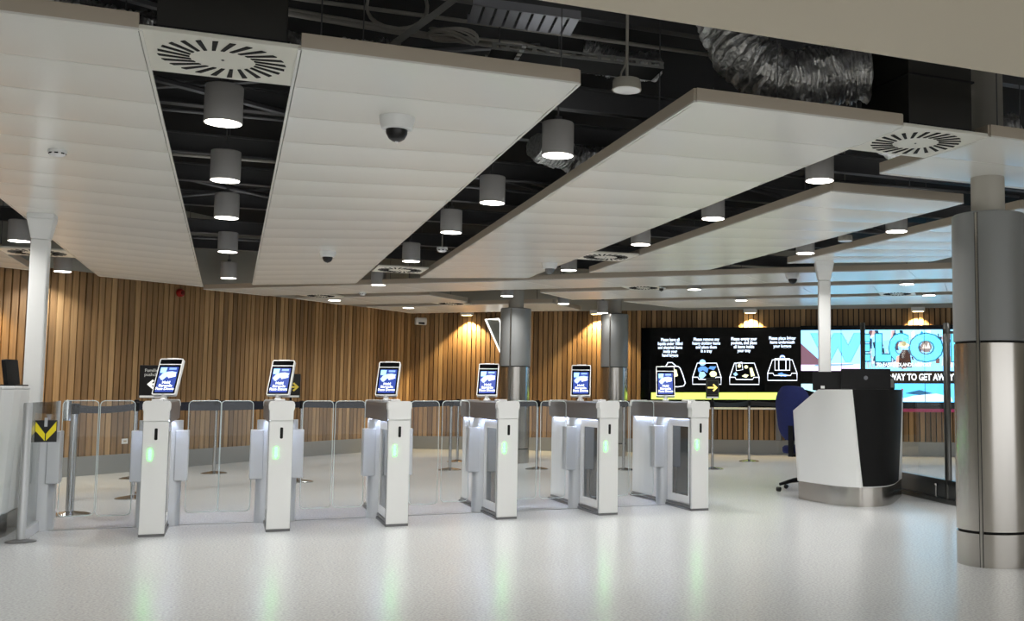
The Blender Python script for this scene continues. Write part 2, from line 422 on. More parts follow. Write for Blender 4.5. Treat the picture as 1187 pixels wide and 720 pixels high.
# warm wall washers
def washer(x, y, label, tx, ty, e=60):
    t = thing('wall_washer', label, 'ceiling light', (x, y, Z-.01), math.atan2(D.y, D.x), 'warm wall washers')
    MB().box(-.12, .12, -.05, .05, 0, .08).build('housing', WHITE, t, bevel=.004)
    MB().box(-.09, .09, -.035, .035, -.004, 0).build('lens', E('warm_lens', (255, 225, 160), 12), t)
    d = Vector((tx-x, ty-y, -1.5)).normalized()
    q = d.to_track_quat('-Z', 'Y').to_euler()
    L = lamp('wall_wash_lamp', 'SPOT', (x, y, Z-.03), e, (1, .74, .38), None, size=.03, rot=q, spot=R(104), blend=.35)
    L.parent = t; L.matrix_parent_inverse = (Matrix.Translation((x, y, Z-.01)) @ Matrix.Rotation(math.atan2(D.y, D.x), 4, 'Z')).inverted()
    return t
wn = Vector((.547, .837))
for px_, py_, lb in ((4.1, 19.9, 'warm wall washer lighting the slats left of the middle column'), (8.7, 16.91, 'warm wall washer above the black instruction screen'), (6.26, 18.5, 'warm wall washer beside the far grey column'), (11.23, 15.26, 'warm wall washer above the welcome screen beside the steel column')):
    washer(px_, py_, lb, px_+wn.x*.22, py_+wn.y*.2, 190)
washer(-2.75, 14.05, 'warm wall washer behind the white column at left', -2.95, 14.3, 120)

# ------------------------------------------------------------------ ceiling devices
def dome_camera(loc, s, label, dark=True):
    t = thing('dome_camera', label, 'security camera', loc, 0)
    MB().lathe([(0, 0), (.08*s, 0), (.08*s, -.02*s), (.068*s, -.062*s), (.062*s, -.066*s), (.04*s, -.066*s)], n=32).build('mount', WHITE, t, smooth=True)
    MB().lathe([(.05*s, -.062*s), (.048*s, -.085*s), (.036*s, -.108*s), (.018*s, -.12*s), (0, -.123*s)], n=28).build('dome', BLACKS if dark else M('smoked_dome', (120, 122, 122), .1), t, smooth=True)
    MB().lathe([(.0, -.12*s), (.012*s, -.119*s), (.0, -.127*s)], n=12).build('lens', CHROME, t, smooth=True)
    return t
dome_camera((.76, 5.62, Z), 1.15, 'large dark dome camera under the second raft, near its front')
dome_camera((.87, 11.42, Z), 1.05, 'small dark dome camera near the far end of the large dome camera raft')
dome_camera((3.28, 11.38, Z), 1.1, 'white dome camera beside the downlight at the far end of the third raft', False)
dome_camera((6.3, 11.1, Z), 1.1, 'white dome camera under the far ceiling left of the thin white column')
def detector(loc, label, rod=0, s=1.0):
    t = thing('smoke_detector', label, 'detector', loc, 0)
    MB().lathe([(0, 0), (.05*s, 0), (.052*s, -.012*s), (.052*s, -.022*s)], n=28).build('base', WHITE, t, smooth=True)
    MB().lathe([(.046*s, -.02*s), (.044*s, -.034*s), (.03*s, -.045*s), (0, -.048*s)], n=28).build('cover', WHITE2, t, smooth=True)
    v = MB()
    for k in range(8):
        a = 2*math.pi*k/8
        v.box(-.01*s, .01*s, .0455*s, .0475*s, -.032*s, -.024*s, Matrix.Rotation(a, 4, 'Z'))
    v.build('vents', SLOT, t)
    if rod: MB().tube([(0, 0, 0), (0, 0, rod)], .007, 6).build('drop_rod', CABLE, t)
    return t
detector((-1.04, 7.28, Z), 'white smoke detector under the left raft')
detector((1.74, 16.08, Z-.0), 'small white detector under the long far strip')
detector((1.95, 10.79, Z+.02), 'white detector hanging in the diagonal gap between downlights', rod=1.0, s=1.1)
def sensor_disc(loc, label, r=.075):
    t = thing('hanging_sensor', label, 'sensor', loc, 0)
    MB().lathe([(0, .055), (r*.9, .055), (r*.96, .045), (r, 0), (0, 0)], n=36).build('sensor_body', M('sensor_grey', (176, 172, 160), .5), t, smooth=True)
    MB().lathe([(0, -.004), (r*.92, -.002), (r*.94, .002)], n=36).build('sensor_face', WHITE2, t, smooth=True)
    MB().tube([(0, 0, .05), (0, 0, 1.08)], .008, 8).build('conduit', CABLE, t)
    MB().tube([(-.035, .0, .055), (-.03, 0, .09), (-.01, 0, .13), (0, 0, .2)], .005, 6).build('cable', CABLE, t)
    return t
sensor_disc((1.8, 4.88, Z+.07), 'round white sensor hanging on a conduit at top centre')
sensor_disc((5.34, 8.39, Z-.02), 'flat white sensor disc between downlights left of the steel column', .07)
t = thing('fire_sounder', 'small red fire alarm sounder at the top of the left timber wall', 'alarm', (-.76, 16.66, 2.53), R(48))
RED = M('alarm_red', (150, 24, 18), .4)
MB().lathe([(.0, 0), (.06, 0), (.06, .04), (.045, .06), (0, .06)], n=24, mat=Matrix.Rotation(R(90), 4, 'X')).build('sounder_body', RED, t, smooth=True)
MB().lathe([(.03, .06), (.028, .075), (0, .08)], n=20, mat=Matrix.Rotation(R(90), 4, 'X')).build('sounder_horn', M('alarm_dark_red', (96, 14, 12), .4), t, smooth=True)
t = thing('corner_sensor', 'white box sensor high up in the corner of the timber walls', 'sensor', (3.3, 20.35, 2.46), R(10))
MB().box(-.11, .11, -.05, .05, -.06, .08).build('sensor_case', WHITE, t, bevel=.02)
MB().box(-.06, .06, -.06, -.045, -.05, -.01).build('sensor_window', DGLASS, t, bevel=.006)
MB().tube([(0, .05, 0), (0, .2, .1)], .012, 6).build('bracket', WHITE, t)
t = thing('mini_camera', 'tiny dark sensor on the grey edge of the rear strip', 'sensor', (5.55, 13.55, Z), 0)
MB().lathe([(0, 0), (.03, 0), (.03, -.03), (0, -.045)], n=16).build('sensor_dome', BLACKS, t, smooth=True)
MB().lathe([(0, .01), (.035, .01), (.035, 0), (0, 0)], n=16).build('sensor_mount', WHITE, t)

# ------------------------------------------------------------------ roof void
def flex_duct(pts, r, label):
    # ribbed foil hose
    from mathutils import noise as nz
    pts = [Vector(p) for p in pts]
    dense = []
    n = 140
    def cr(p0, p1, p2, p3, t): return .5*((2*p1)+(-p0+p2)*t+(2*p0-5*p1+4*p2-p3)*t*t+(-p0+3*p1-3*p2+p3)*t**3)
    P = [pts[0]]+pts+[pts[-1]]
    segs = len(pts)-1
    for i in range(n+1):
        u = i/n*segs; k = min(int(u), segs-1); dense.append(cr(P[k], P[k+1], P[k+2], P[k+3], u-k))
    rr = [r*(1+.045*(1 if i % 4 < 2 else -1)+.05*math.sin(i*.37)) for i in range(n+1)]
    mb = MB(); mb.tube(dense, rr, 30)
    mb.v = [tuple(Vector(v)+Vector((nz.noise(Vector(v)*17), nz.noise(Vector(v)*17+Vector((9,0,0))), nz.noise(Vector(v)*17+Vector((0,9,0)))))*.022) for v in mb.v]
    o = mb.build('flexible_duct', FOIL, smooth=True)
    return tag(o, label, 'duct')
flex_duct([(2.62, 5.35, 3.55), (2.58, 5.3, 3.25), (2.68, 5.2, 3.02), (2.88, 5.15, 2.93), (3.05, 5.1, 2.95), (3.2, 5.05, 2.98), (3.33, 5.0, 2.99)], .165, 'large crinkled silver duct bending beside the front right black box')
flex_duct([(-.22, 5.38, 2.84), (-.42, 5.48, 2.81), (-.7, 5.46, 2.84), (-1.0, 5.35, 2.95), (-1.3, 5.3, 3.2)], .11, 'crinkled silver duct behind the front left diffuser, above the left raft')
flex_duct([(.08, 5.36, 2.84), (.25, 5.48, 2.81), (.5, 5.46, 2.82), (.75, 5.4, 2.84)], .1, 'crinkled silver duct right of the nearest downlight, above the second raft')
flex_duct([(2.0, 6.25, 3.3), (2.25, 6.2, 3.24), (2.5, 6.25, 3.28)], .09, 'small glint of silver duct in the void behind the hanging round sensor')
flex_duct([(2.0, 7.4, 2.95), (2.4, 7.5, 2.9), (3.0, 7.3, 2.92)], .1, 'short silver duct in the dark void above the third raft')
flex_duct([(3.9, 5.7, 3.0), (4.2, 6.0, 2.9), (4.7, 6.1, 2.95), (5.3, 6.0, 3.1)], .11, 'silver duct behind the front right diffuser with blue reflections')
for i, y in enumerate((6.05, 6.6, 7.7, 8.9, 10.3, 11.9, 13.4, 15.2)):
    mb = MB(); z = 2.98+.04*(i % 3) if i else 3.45
    mb.box(-7, 12.8 if y < 13 else 8, y-.04, y+.04, z, z+.012).box(-7, 12.8 if y < 13 else 8, y-.005, y+.005, z, z+.16).box(-7, 12.8 if y < 13 else 8, y-.04, y+.04, z+.15, z+.162)
    tag(mb.build('roof_beam', DARKST), 'dark steel beam crossing the roof void above the rafts', 'beam', 'dark beams in the roof void')
for i, (x, y) in enumerate(((-.3, 7.2), (.5, 6.2), (1.9, 9.0), (3.9, 8.4), (5.5, 9.3), (-2.0, 10.8), (.1, 10.9), (3.6, 10.7))):
    tag(MB().tube([(x-1.2, y, 3.25), (x+1.2, y+.3, 2.92+.05*(i % 2))], .022, 6).tube([(x-1.2, y+.3, 2.93), (x+1.2, y, 3.3)], .018, 6).build('cross_brace', DARKST),
        'crossed dark struts bracing the roof void', 'brace', 'cross braces in the roof void')
for i, (x, y, z, L_) in enumerate(((-.8, 7.0, 2.85, 3.5), (-.2, 8.3, 2.85, 3), (1.2, 8.4, 2.88, 2.5), (3.2, 8.9, 2.9, 3), (0, 12.8, 2.85, 4), (1.0, 5.95, 3.3, 4.2), (5.0, 7.3, 2.9, 3))):
    tag(MB().tube([(x-L_/2, y, z), (x-L_/6, y+.02, z-.012), (x+L_/6, y-.02, z-.008), (x+L_/2, y, z+.01)], .012, 8).build('conduit_pipe', CABLE if i in (1, 5) else DARKST),
        'thin conduit pipe running across the roof void', 'pipe', 'conduits in the roof void')
# perforated cable tray
t = thing('cable_tray', 'perforated grey cable tray crossing the void at top centre', 'cable tray', (1.55, 5.62, 3.0), R(-4))
mb = MB(); mb.box(-.3, .7, -.12, .12, 0, .004)
mb.build('tray_base', SLOT, t)
for s_ in (-1, 1):
    m2 = MB()
    m2.box(-.3, .7, s_*.12-.002, s_*.12+.002, 0, .014); m2.box(-.3, .7, s_*.12-.002, s_*.12+.002, .03, .042)
    for k in range(14): m2.box(-.3+k*.075-.01+.012, -.3+k*.075+.024, s_*.12-.002, s_*.12+.002, .012, .032)
    m2.build('side_rail', M('galvanised', (150, 150, 146), .45, .6), t)
mb = MB()
for k in range(9): mb.box(-.15-.012, -.15+.012, -.3+k*.07, -.3+k*.07+.045, -.02, -.016)
mb.build('perforated_strap', M('galvanised', (150, 150, 146), .45, .6), t)
# coils of loose cable
def coil(c, r, turns, tilt, label, th_=.008, squash=.5):
    pts = []
    for i in range(turns*24+1):
        a = 2*math.pi*i/24; rr = r*(1+.08*math.sin(i*.21)+.02*(i/24))
        pts.append((rr*math.cos(a), rr*math.sin(a)*squash, .015*math.sin(i*.5)+.01*(i/24)))
    o = MB().tube(pts, th_, 6).build('cable_coil', CABLE, loc=c, rot=tilt, smooth=True)
    return tag(o, label, 'cable')
coil((1.03, 5.55, 3.03), .12, 5, (R(10), R(6), R(-5)), 'flat coil of grey cable lying by the cable tray', .006, .7)
coil((.73, 5.45, 3.14), .15, 2, (R(75), R(-18), R(-10)), 'upright loops of grey cable hanging at top left centre', .006, 1.0)
tag(MB().tube([(.5, 5.1, 2.66), (.62, 5.12, 2.78), (.85, 5.16, 3.0), (1.02, 5.2, 3.17)], .022, 4).build('diagonal_strut', M('galvanised', (150, 150, 146), .45, .6)), 'diagonal grey strut rising from the second raft at top left centre', 'strut')
tag(MB().tube([(-1, 5.95, 3.24), (0, 5.9, 3.18), (.8, 5.92, 3.16), (1.4, 5.85, 3.14), (1.75, 5.85, 3.12), (2.1, 5.9, 3.18)], .016, 8).tube([(-1, 5.98, 3.28), (.2, 5.94, 3.21), (1.0, 5.97, 3.19), (1.5, 5.9, 3.19), (2.2, 5.9, 3.12)], .011, 8).build('cable_bundle', CABLE, smooth=True), 'bundle of grey cables sagging behind the coil at top centre', 'cable')
mb = MB()
for k in range(9): mb.box(k*.065, k*.065+.05, 0, .2, 0, .006)
mb.box(0, .58, 0, .006, 0, .05); mb.box(0, .58, .194, .2, 0, .05)
tag(mb.build('ribbed_duct_panel', M('ribbed_metal', (190, 192, 200), .4, .4), loc=(1.08, 5.25, 3.13), rot=(R(-8), 0, R(-3))), 'ribbed metal panel at the top of the roof void, left of the beige soffit', 'duct')
for x, y in ((.5, 4.9), (1.47, 4.95), (2.7, 4.92), (3.2, 4.9)):
    tag(MB().tube([(x, y, 2.66), (x, y, 3.7)], .003, 5).build('hanger_rod', DARKST), 'thin vertical hanger rod in front of the roof void', 'rod', 'front hanger rods')
tag(MB().tube([(.25, 9.9, 2.8), (.6, 9.95, 2.83), (.62, 9.95, 2.83), (.9, 10, 2.83)], [.02, .045, .02, .02], 12).build('white_pipe_end', WHITE, smooth=True), 'short pale pipe beside the third downlight of the first row', 'pipe')

# ------------------------------------------------------------------ columns
def round_column(c, r, zst, zcap, label, pipe_r, kick=None):
    t = thing('round_column', label, 'column', (c[0], c[1], 0), 0)
    n = 56
    MB().lathe([(r, 0), (r, .213), (r-.014, .215), (r-.014, .228), (r, .230), (r, zst-.012), (r-.012, zst-.01), (r-.012, zst)], n=n).build('steel_cladding', STEEL, t, smooth=True)
    MB().lathe([(r-.012, zst), (r+.001, zst+.004), (r+.001, zcap-.01), (r-.01, zcap), (pipe_r, zcap+.005)], n=n).build('grey_cladding', COLG, t, smooth=True)
    MB().lathe([(pipe_r, zcap-.02), (pipe_r, 3.7)], n=40).build('upper_pipe', M('pipe_paint', (178, 174, 164), .5), t, smooth=True)
    MB().lathe([(r-.012, .212), (r-.012, .231)], n=n).lathe([(r-.01, zst-.012), (r-.01, zst+.004)], n=n).build('shadow_gap', SLOT, t, smooth=True)
    for k in range(2):
        a = math.atan2(-c[1], -c[0])-.33+math.pi*k
        g = MB().box(r-.012, r+.0012, -.013, .013, 0, zcap-.01, Matrix.Rotation(a, 4, 'Z')).build('joint_gap', COLSEAM, t)
        MB().box(r-.012, r+.003, -.008, .008, 0, zcap-.012, Matrix.Rotation(a, 4, 'Z')).build('joint_strip', STEEL, g)
    return t
round_column((4.68, 5.56), .242, 1.465, 2.33, 'thick steel column at the right edge, in front of everything', .112)
round_column((4.11, 16.15), .242, 1.52, 2.44, 'grey and steel column between the fourth and fifth gates', .12)
round_column((6.2, 17.32), .242, 1.56, 2.5, 'farther grey and steel column left of the black instruction screen', .12)
def square_column(c, rz, label, s=.066):
    t = thing('square_column', label, 'column', (c[0], c[1], 0), rz)
    MB().box(-s, s, -s, s, 0, Z-.22).build('shaft', WHITE, t, bevel=.012)
    w = s*1.5
    MB().prism([(-s, -s), (s, -s), (s, s), (-s, s)], Z-.22, Z-.05, [(-w, -w), (w, -w), (w, w), (-w, w)]).prism([(-w, -w), (w, -w), (w, w), (-w, w)], Z-.05, Z-.001).build('flared_head', WHITE, t, bevel=.006)
    return t
square_column((-1.52, 10.05), R(0), 'white square column at the left behind the reception desk')
square_column((6.05, 9.95), R(-25), 'thin white square column standing behind the podium monitors')

# ------------------------------------------------------------------ speed gates
def glass_wing(mb_mat_parent, sx, name='door_wing', y=.7):
    x0, x1 = (.2, .452) if sx > 0 else (-.452, -.2)
    w = MB().extr_y(rrect(x0, x1, .1, 1.03, .035), y-.005, y+.005).build(name, GLASS, mb_mat_parent)
    P = rrect(x0, x1, .1, 1.03, .035)
    MB().tube([(x, y, z) for x, z in P], .0032, 6, closed=True).build('edge_trim', EDGE, w, smooth=True)
    return w
def display(parent, y, tilt=25, turn=-20):
    """screen on a stalk; origin on the cap"""
    st = MB().tube([(0, y, 1.03), (0, y, 1.09)], .022, 14).lathe([(.035, 1.03), (.035, 1.042), (.022, 1.05)], cx=0, cy=y, n=20).build('display_stalk', WHITE2, parent, smooth=True)
    W, H, T = .098, .172, .022
    g = MB().extr_y(rrect(-W, W, 0, 2*H, .014), -T, T*.7)
    g.extr_y(rrect(-W*.45, W*.5, 2*H, 2*H+.008, .003), -T*.6, T*.6)
    g.extr_y(rrect(-W*.5, W*.5, .05, 2*H-.04, .02), T*.7, T*2.2)
    d = g.build('display', WHITE2, parent, loc=(0, y, 1.07), rot=(R(-tilt), 0, R(turn)), smooth=False)
    MB().extr_y(rrect(-W+.009, W-.009, .012, 2*H-.062, .004), -T-.0015, -T+.001).build('screen_bezel', SCRBLK, d)
    MB().extr_y(rrect(-W+.009, W-.009, 2*H-.052, 2*H-.01, .004), -T-.0015, -T+.001).build('camera_window', SCRBLK, d)
    yy = -T-.0015
    plate([(-.076, .024), (.076, .024), (.076, .262), (-.076, .262)], yy, .0008).build('screen', E('screen_blue', (26, 52, 130), .8), d)
    pic = MB()
    pic.extr_y([(-.07, .205), (-.025, .205), (-.018, .255), (-.07, .255)], yy-.0018, yy-.0008)
    pic.build('picture_sky', E('screen_cyan', (150, 215, 240), 1.0), d)
    MB().extr_y([(-.068, .165), (-.045, .2), (-.01, .215), (.03, .22), (.07, .21), (.06, .185), (.02, .182), (-.01, .165), (-.035, .135), (-.05, .14)], yy-.0022, yy-.0012).build('picture_hand', E('screen_pale', (170, 195, 230), .9), d)
    MB().extr_y([(.0, .185), (.06, .2), (.068, .172), (.01, .155)], yy-.0030, yy-.0024).build('picture_phone', E('screen_white', (225, 238, 255), 1.2), d)
    MB().extr_y([(-.0, .235), (.06, .235), (.06, .254), (-.0, .254)], yy-.0018, yy-.0008).build('picture_header', E('screen_mid', (120, 150, 210), .9), d)
    text('screen_text', 'Hold\nBarcode\nFace Down', .033, E('screen_letters', (240, 248, 255), 1.5), d, 0, .105, yy-.001, bold=.02, line=.9, depth=.0006)
    return d
GL = 1.66
def make_gate(label):
    t = thing('boarding_gate', label, 'speed gate', (0,0,0), 0, 'row of speed gates')
    MB().box(-.09, .09, .004, GL, 0, .02).build('plinth', DARKST, t)
    MB().box(-.088, .088, 0, .035, .02, .8825).build('front_panel', WHITE, t, bevel=.004)
    b = MB(); b.box(-.07, .07, .04, GL-.03, .02, .875)
    for sx in (-1, 1):        # raised frames round the smoked glass
        x0, x1 = (sx*.07, sx*.082) if sx > 0 else (-.082, -.07)
        b.box(x0, x1, .05, .10, .06, .86); b.box(x0, x1, .50, .58, .06, .86)
        b.box(x0, x1, .10, .50, .79, .86); b.box(x0, x1, .10, .50, .06, .13)
    b.build('body', WHITE2, t)
    MB().box(-.091, .091, .03, .045, .02, .878).build('corner_trim', HOUSE, t)
    for sx in (-1, 1):
        MB().box(min(sx*.068, sx*.074), max(sx*.068, sx*.074), .10, .50, .13, .79).build('side_glass', DGLASS, t)
        MB().box(min(sx*.07, sx*.083), max(sx*.07, sx*.083), .05, GL-.05, .03, .048).build('kick_strip', HOUSE, t)
        MB().box(min(sx*.071, sx*.087), max(sx*.071, sx*.087), .10, GL-.10, .871, .876).build('led_strip', LED, t)
        MB().box(min(sx*.089, sx*.094), max(sx*.089, sx*.094), .04, GL-.04, .862, .882).build('lower_lip', HOUSE, t)
        # rounded motor post and clamp
        P = [(sx*.07, .64)]
        for k in range(9):
            a = R(-90+180*k/8); P.append((sx*(.115+.05*math.cos(a)), .70+.055*math.sin(a)))
        P.append((sx*.07, .76))
        MB().prism(P, 0, .868).build('motor_post', SILVER, t, smooth=True)
        MB().box(min(sx*.11, sx*.215), max(sx*.11, sx*.212), .628, .772, .37, .785).build('wing_clamp', SILVER, t, bevel=.006)
    # top band with rounded shoulders
    prof = [(-.094, .88), (.094, .88), (.095, .99), (.09, 1.018), (.074, 1.03), (-.074, 1.03), (-.09, 1.018), (-.095, .99)]
    MB().extr_y(prof, .09, GL).build('top_band', HOUSE, t)
    head = [(-.088, .882), (.088, .882), (.089, .955), (.097, .975), (.098, 1.005), (.092, 1.026), (.08, 1.035), (-.08, 1.035), (-.092, 1.026), (-.098, 1.005), (-.097, .975), (-.089, .955)]
    MB().extr_y(head, -.006, .095).build('front_cap', WHITE, t)
    MB().extr_y(head, GL-.06, GL+.006).build('rear_cap', WHITE, t)
    MB().box(-.05, .03, .18, .34, 1.028, 1.048).build('top_scanner', WHITE2, t, bevel=.006)
    MB().extr_y(rrect(-.008, .014, .735, .825, .008), -.003, .001).build('scanner_slot', SLOT, t)
    MB().extr_y(rrect(-.045, -.023, .58, .67, .01), -.004, .001).build('status_light', GREEN, t)
    for sx in (-1, 1): glass_wing(t, sx)
    display(t, .87)
    return t
GX = [(-.53, 8.95), (.37, 8.92), (1.29, 8.9), (2.25, 9.04), (3.18, 9.0), (4.11, 9.03)]
lab = ['leftmost white boarding gate, its screen in front of the black left-arrow sign',
       'second white boarding gate from the left, yellow-arrow sign behind its screen',
       'third white boarding gate from the left, plain timber wall behind its screen',
       'white boarding gate whose screen stands left of the nearer grey column',
       'white boarding gate with a tilted screen between the two distant round columns',
       'rightmost white boarding gate, its screen in front of the black instruction display']
g0 = make_gate(lab[0]); g0.location = (GX[0][0], GX[0][1], 0)
for (x, y), l in list(zip(GX, lab))[1:]: dup(g0, (x, y, 0), label=l)
# the last gate has no lane on its right
last = [o for o in bpy.data.objects if o.get('label') == lab[5]][0]
for ch in list(last.children):
    if ch.name.startswith('door_wing') and sum(v.co.x for v in ch.data.vertices) > 0:
        for g in list(ch.children): bpy.data.objects.remove(g)
        bpy.data.objects.remove(ch)
# flush threshold line on the floor under the wings
struct(MB().box(-1.3, 4.11, 9.62, 9.65, 0, .004).build('trim_4', SKIRT))
# end barrier left of the first lane
t = thing('end_barrier', 'glass end barrier with silver posts and a yellow chevron sign at the left', 'barrier', (-1.42, 9.02, 0), 0)
MB().lathe([(.1, 0), (.1, .006), (.06, .016), (.031, .02)], cx=.03, cy=0, n=28).build('post_base', DARKST, t, smooth=True)
MB().lathe([(.03, .005), (.03, 1.0), (.027, 1.02)], cx=.03, cy=0, n=28).build('front_post', SILVER, t, smooth=True)
MB().box(.02, .03, .03, 1.5, .08, 1.02).build('side_glass', GLASS, t)
MB().box(0, .05, .03, 1.5, .0, .08).build('bottom_rail', SILVER, t, bevel=.004)
MB().box(.01, .04, 1.5, 1.54, 0, 1.02).build('rear_post', SILVER, t)
P = [(.03, .62)]+[(.085+.055*math.cos(R(-90+180*k/8)), .71+.085*math.sin(R(-90+180*k/8))) for k in range(9)]+[(.03, .80)]
MB().prism(P, 0, .868).build('motor_post', SILVER, t, smooth=True)
MB().box(.08, .17, .6, .8, .37, .785).build('wing_clamp', SILVER, t, bevel=.006)
w = MB().extr_y(rrect(.165, .42, .1, 1.03, .035), .695, .705).build('door_wing', GLASS, t)
MB().tube([(x, .7, z) for x, z in rrect(.165, .42, .1, 1.03, .035)], .0032, 6, closed=True).build('edge_trim', EDGE, w)
MB().lathe([(.03, .86), (.03, 1.03), (.0, 1.035)], cx=.16, cy=1.0, n=20).build('guide_post', CHROME, t, smooth=True)
sg = MB().box(.02, .17, .40, .412, .71, .88).build('sign_plate', BLACKS, t)
for s_, col in ((1, E('chevron_yellow', (214, 196, 30), .25)),):
    ch = MB()
    for sx in (-1, 1):
        c = .095
        ch.extr_y([(c+sx*.004, .72), (c+sx*.07, .80), (c+sx*.07, .87), (c+sx*.004, .775)], .394, .399)
    ch.build('yellow_chevron', col, sg)
MB().box(.085, .105, .39, .4, .83, .9).build('sign_clip', SILVER, sg)

# ------------------------------------------------------------------ queue barriers
def stanchion(x, y, label, to=None, mat=BELT, sign=None, r=.022, group='queue barrier posts', drop=.0):
    t = thing('queue_post', label, 'queue barrier', (x, y, 0), 0, group)
    MB().lathe([(0, 0), (.165, 0), (.165, .008), (.13, .018), (.05, .03), (r, .036)], n=36).build('base', CHROME, t, smooth=True)
    MB().lathe([(r, .03), (r, .9)], n=20).build('pole', CHROME, t, smooth=True)
    MB().lathe([(r+.005, .9), (r+.008, .905), (r+.008, .985), (r, .995), (0, .998)], n=20).build('belt_head', PLASTIC, t, smooth=True)
    if to:
        dx, dy = to[0]-x, to[1]-y; L_ = math.hypot(dx, dy); a = math.atan2(dy, dx)
        vs = []; k = 14
        for i in range(k+1):
            u = .03+(L_-.06)*i/k; sag = -.02*math.sin(math.pi*i/k)
            vs += [(u, -.0015, .912+sag), (u, .0015, .912+sag), (u, .0015, .98+sag), (u, -.0015, .98+sag)]
        fs = []
        for i in range(k):
            b = 4*i
            for q in range(4): fs.append((b+q, b+(q+1) % 4, b+4+(q+1) % 4, b+4+q))
        fs += [(0, 1, 2, 3), (4*k, 4*k+3, 4*k+2, 4*k+1)]
        MB().add(vs, fs, Matrix.Rotation(a, 4, 'Z')).build('belt', mat, t)
    if sign:
        kind, side, w_, hh = sign
        rz = math.atan2(-x, y) if True else 0
        s = MB().box(-w_/2, w_/2, -.012, .012, 1.03, 1.03+hh).build('sign_board', BLACKS, t, bevel=.004, rot=(0, 0, R(-10)))
        MB().box(-.012, .012, -.01, .01, .99, 1.04).build('sign_bracket', PLASTIC, t)
        if kind == 'left':
            text('sign_text', 'Families &\npushchairs', .048, E('sign_grey_text', (170, 170, 165), .35), s, 0, 1.03+hh*.80, -.0125, bold=.01, line=.95, depth=.001)
            arrow(s, .0, 1.03+hh*.42, .07, -1, E('sign_white', (235, 235, 230), .5))
        elif kind == 'right':
            arrow(s, .02, 1.03+hh*.45, .075, 1, E('sign_yellow', (200, 180, 70), .3))
        else:
            fr = MB().tube([(x_, -.013, z_) for x_, z_ in rrect(-.085, .085, 1.09, 1.29, .01)], .0025, 4, closed=True).build('sign_frame', M('sign_frame_grey', (120, 118, 100), .4), s)
            arrow(s, 0, 1.19, .075, 1, E('sign_yellow2', (250, 225, 120), .9))
        MB().box(-w_/2+.01, w_/2-.01, -.0145, -.0125, 1.035, 1.058).build('sign_footer', E('sign_white2', (190, 190, 188), .35), s)
    return t
def arrow(parent, cx, cz, L_, d, mat):
    mb = MB(); y0, y1 = -.0150, -.0128; h = .011
    mb.extr_y([(cx-d*L_, cz-h), (cx+d*L_*.8, cz-h), (cx+d*L_*.8, cz+h), (cx-d*L_, cz+h)], y0, y1)
    for s_ in (-1, 1):
        mb.extr_y([(cx+d*L_, cz), (cx+d*L_*.2, cz+s_*L_*.75), (cx+d*L_*.2-d*.016, cz+s_*L_*.75-s_*.016), (cx+d*L_-d*.03, cz)], y0, y1)
    mb.build('arrow', mat, parent)
Q = dict(a=(-1.3, 10.78), b=(-.19, 15.4), c=(-1.11, 14.86), d=(-.91, 12.16), e=(.79, 13.61), f=(2.88, 14.94), g=(3.32, 16.63), h=(4.08, 14.68), i=(5.2, 14.09), j=(6.48, 13.81), k=(7.77, 15.15), l=(8.75, 14.5))
stanchion(*Q['a'], 'stout chrome queue post behind the glass end barrier', to=Q['d'], r=.034)
stanchion(*Q['d'], 'queue post behind the leftmost gate, its base showing left of it', to=Q['e'])
stanchion(*Q['c'], 'farther queue post behind the leftmost gate', to=Q['b'])
stanchion(*Q['b'], 'chrome queue post seen between the first and second gates', to=Q['g'])
stanchion(*Q['e'], 'queue post just right of the second gate', to=Q['f'])
stanchion(*Q['f'], 'nearer of the two queue posts left of the fourth gate', to=Q['h'])
stanchion(*Q['g'], 'farther of the two queue posts left of the fourth gate', to=(6.3, 16.0))
stanchion(*Q['h'], 'queue post seen through the glass between the fourth and fifth gates', to=Q['i'])
stanchion(*Q['i'], 'queue post seen between the fifth and sixth gates', to=Q['j'])
stanchion(*Q['j'], 'queue post carrying the small yellow-arrow sign right of the last screen', to=Q['k'], mat=BELTBLK, sign=('box', 1, .2, .3))
stanchion(*Q['k'], 'free-standing queue post in the open right of the last gate', to=Q['l'], mat=BELTBLK)
stanchion(*Q['l'], 'queue post hidden behind the blue office chair')
stanchion(-.79, 12.75, 'queue post topped by the black left-arrow sign for families', sign=('left', 1, .3, .36))
stanchion(.68, 14.0, 'queue post topped by the black sign with a dull yellow arrow', sign=('right', 1, .22, .30))

# ------------------------------------------------------------------ reception desk at the far left
t = thing('reception_desk', 'white rounded reception desk cut off by the left picture edge', 'desk', (-2.05, 9.5, 0), 0)
def ring(pts, off): # offset outwards from centroid
    cx = sum(p[0] for p in pts)/len(pts); cy = sum(p[1] for p in pts)/len(pts)
    o = []
    for x, y in pts:
        d = math.hypot(x-cx, y-cy); o.append((x+(x-cx)/d*off, y+(y-cy)/d*off))
    return o
DK = [(-.9, -.35), (.3, -.35), (.42, -.31), (.48, -.22), (.5, -.08), (.5, .35), (-.9, .35)]
MB().prism(DK, 0, .17).build('plinth', STEEL, t)
MB().prism(ring(DK, .0), .17, 1.12, ring(DK, .05)).build('body', WHITE, t, bevel=.01)
MB().prism(ring(DK, .052), 1.12, 1.145).build('desk_top', WHITE2, t, bevel=.006)
MB().box(-.2, .1, -.43, -.395, .3, .305).build('panel_joint', FASCIA, t)
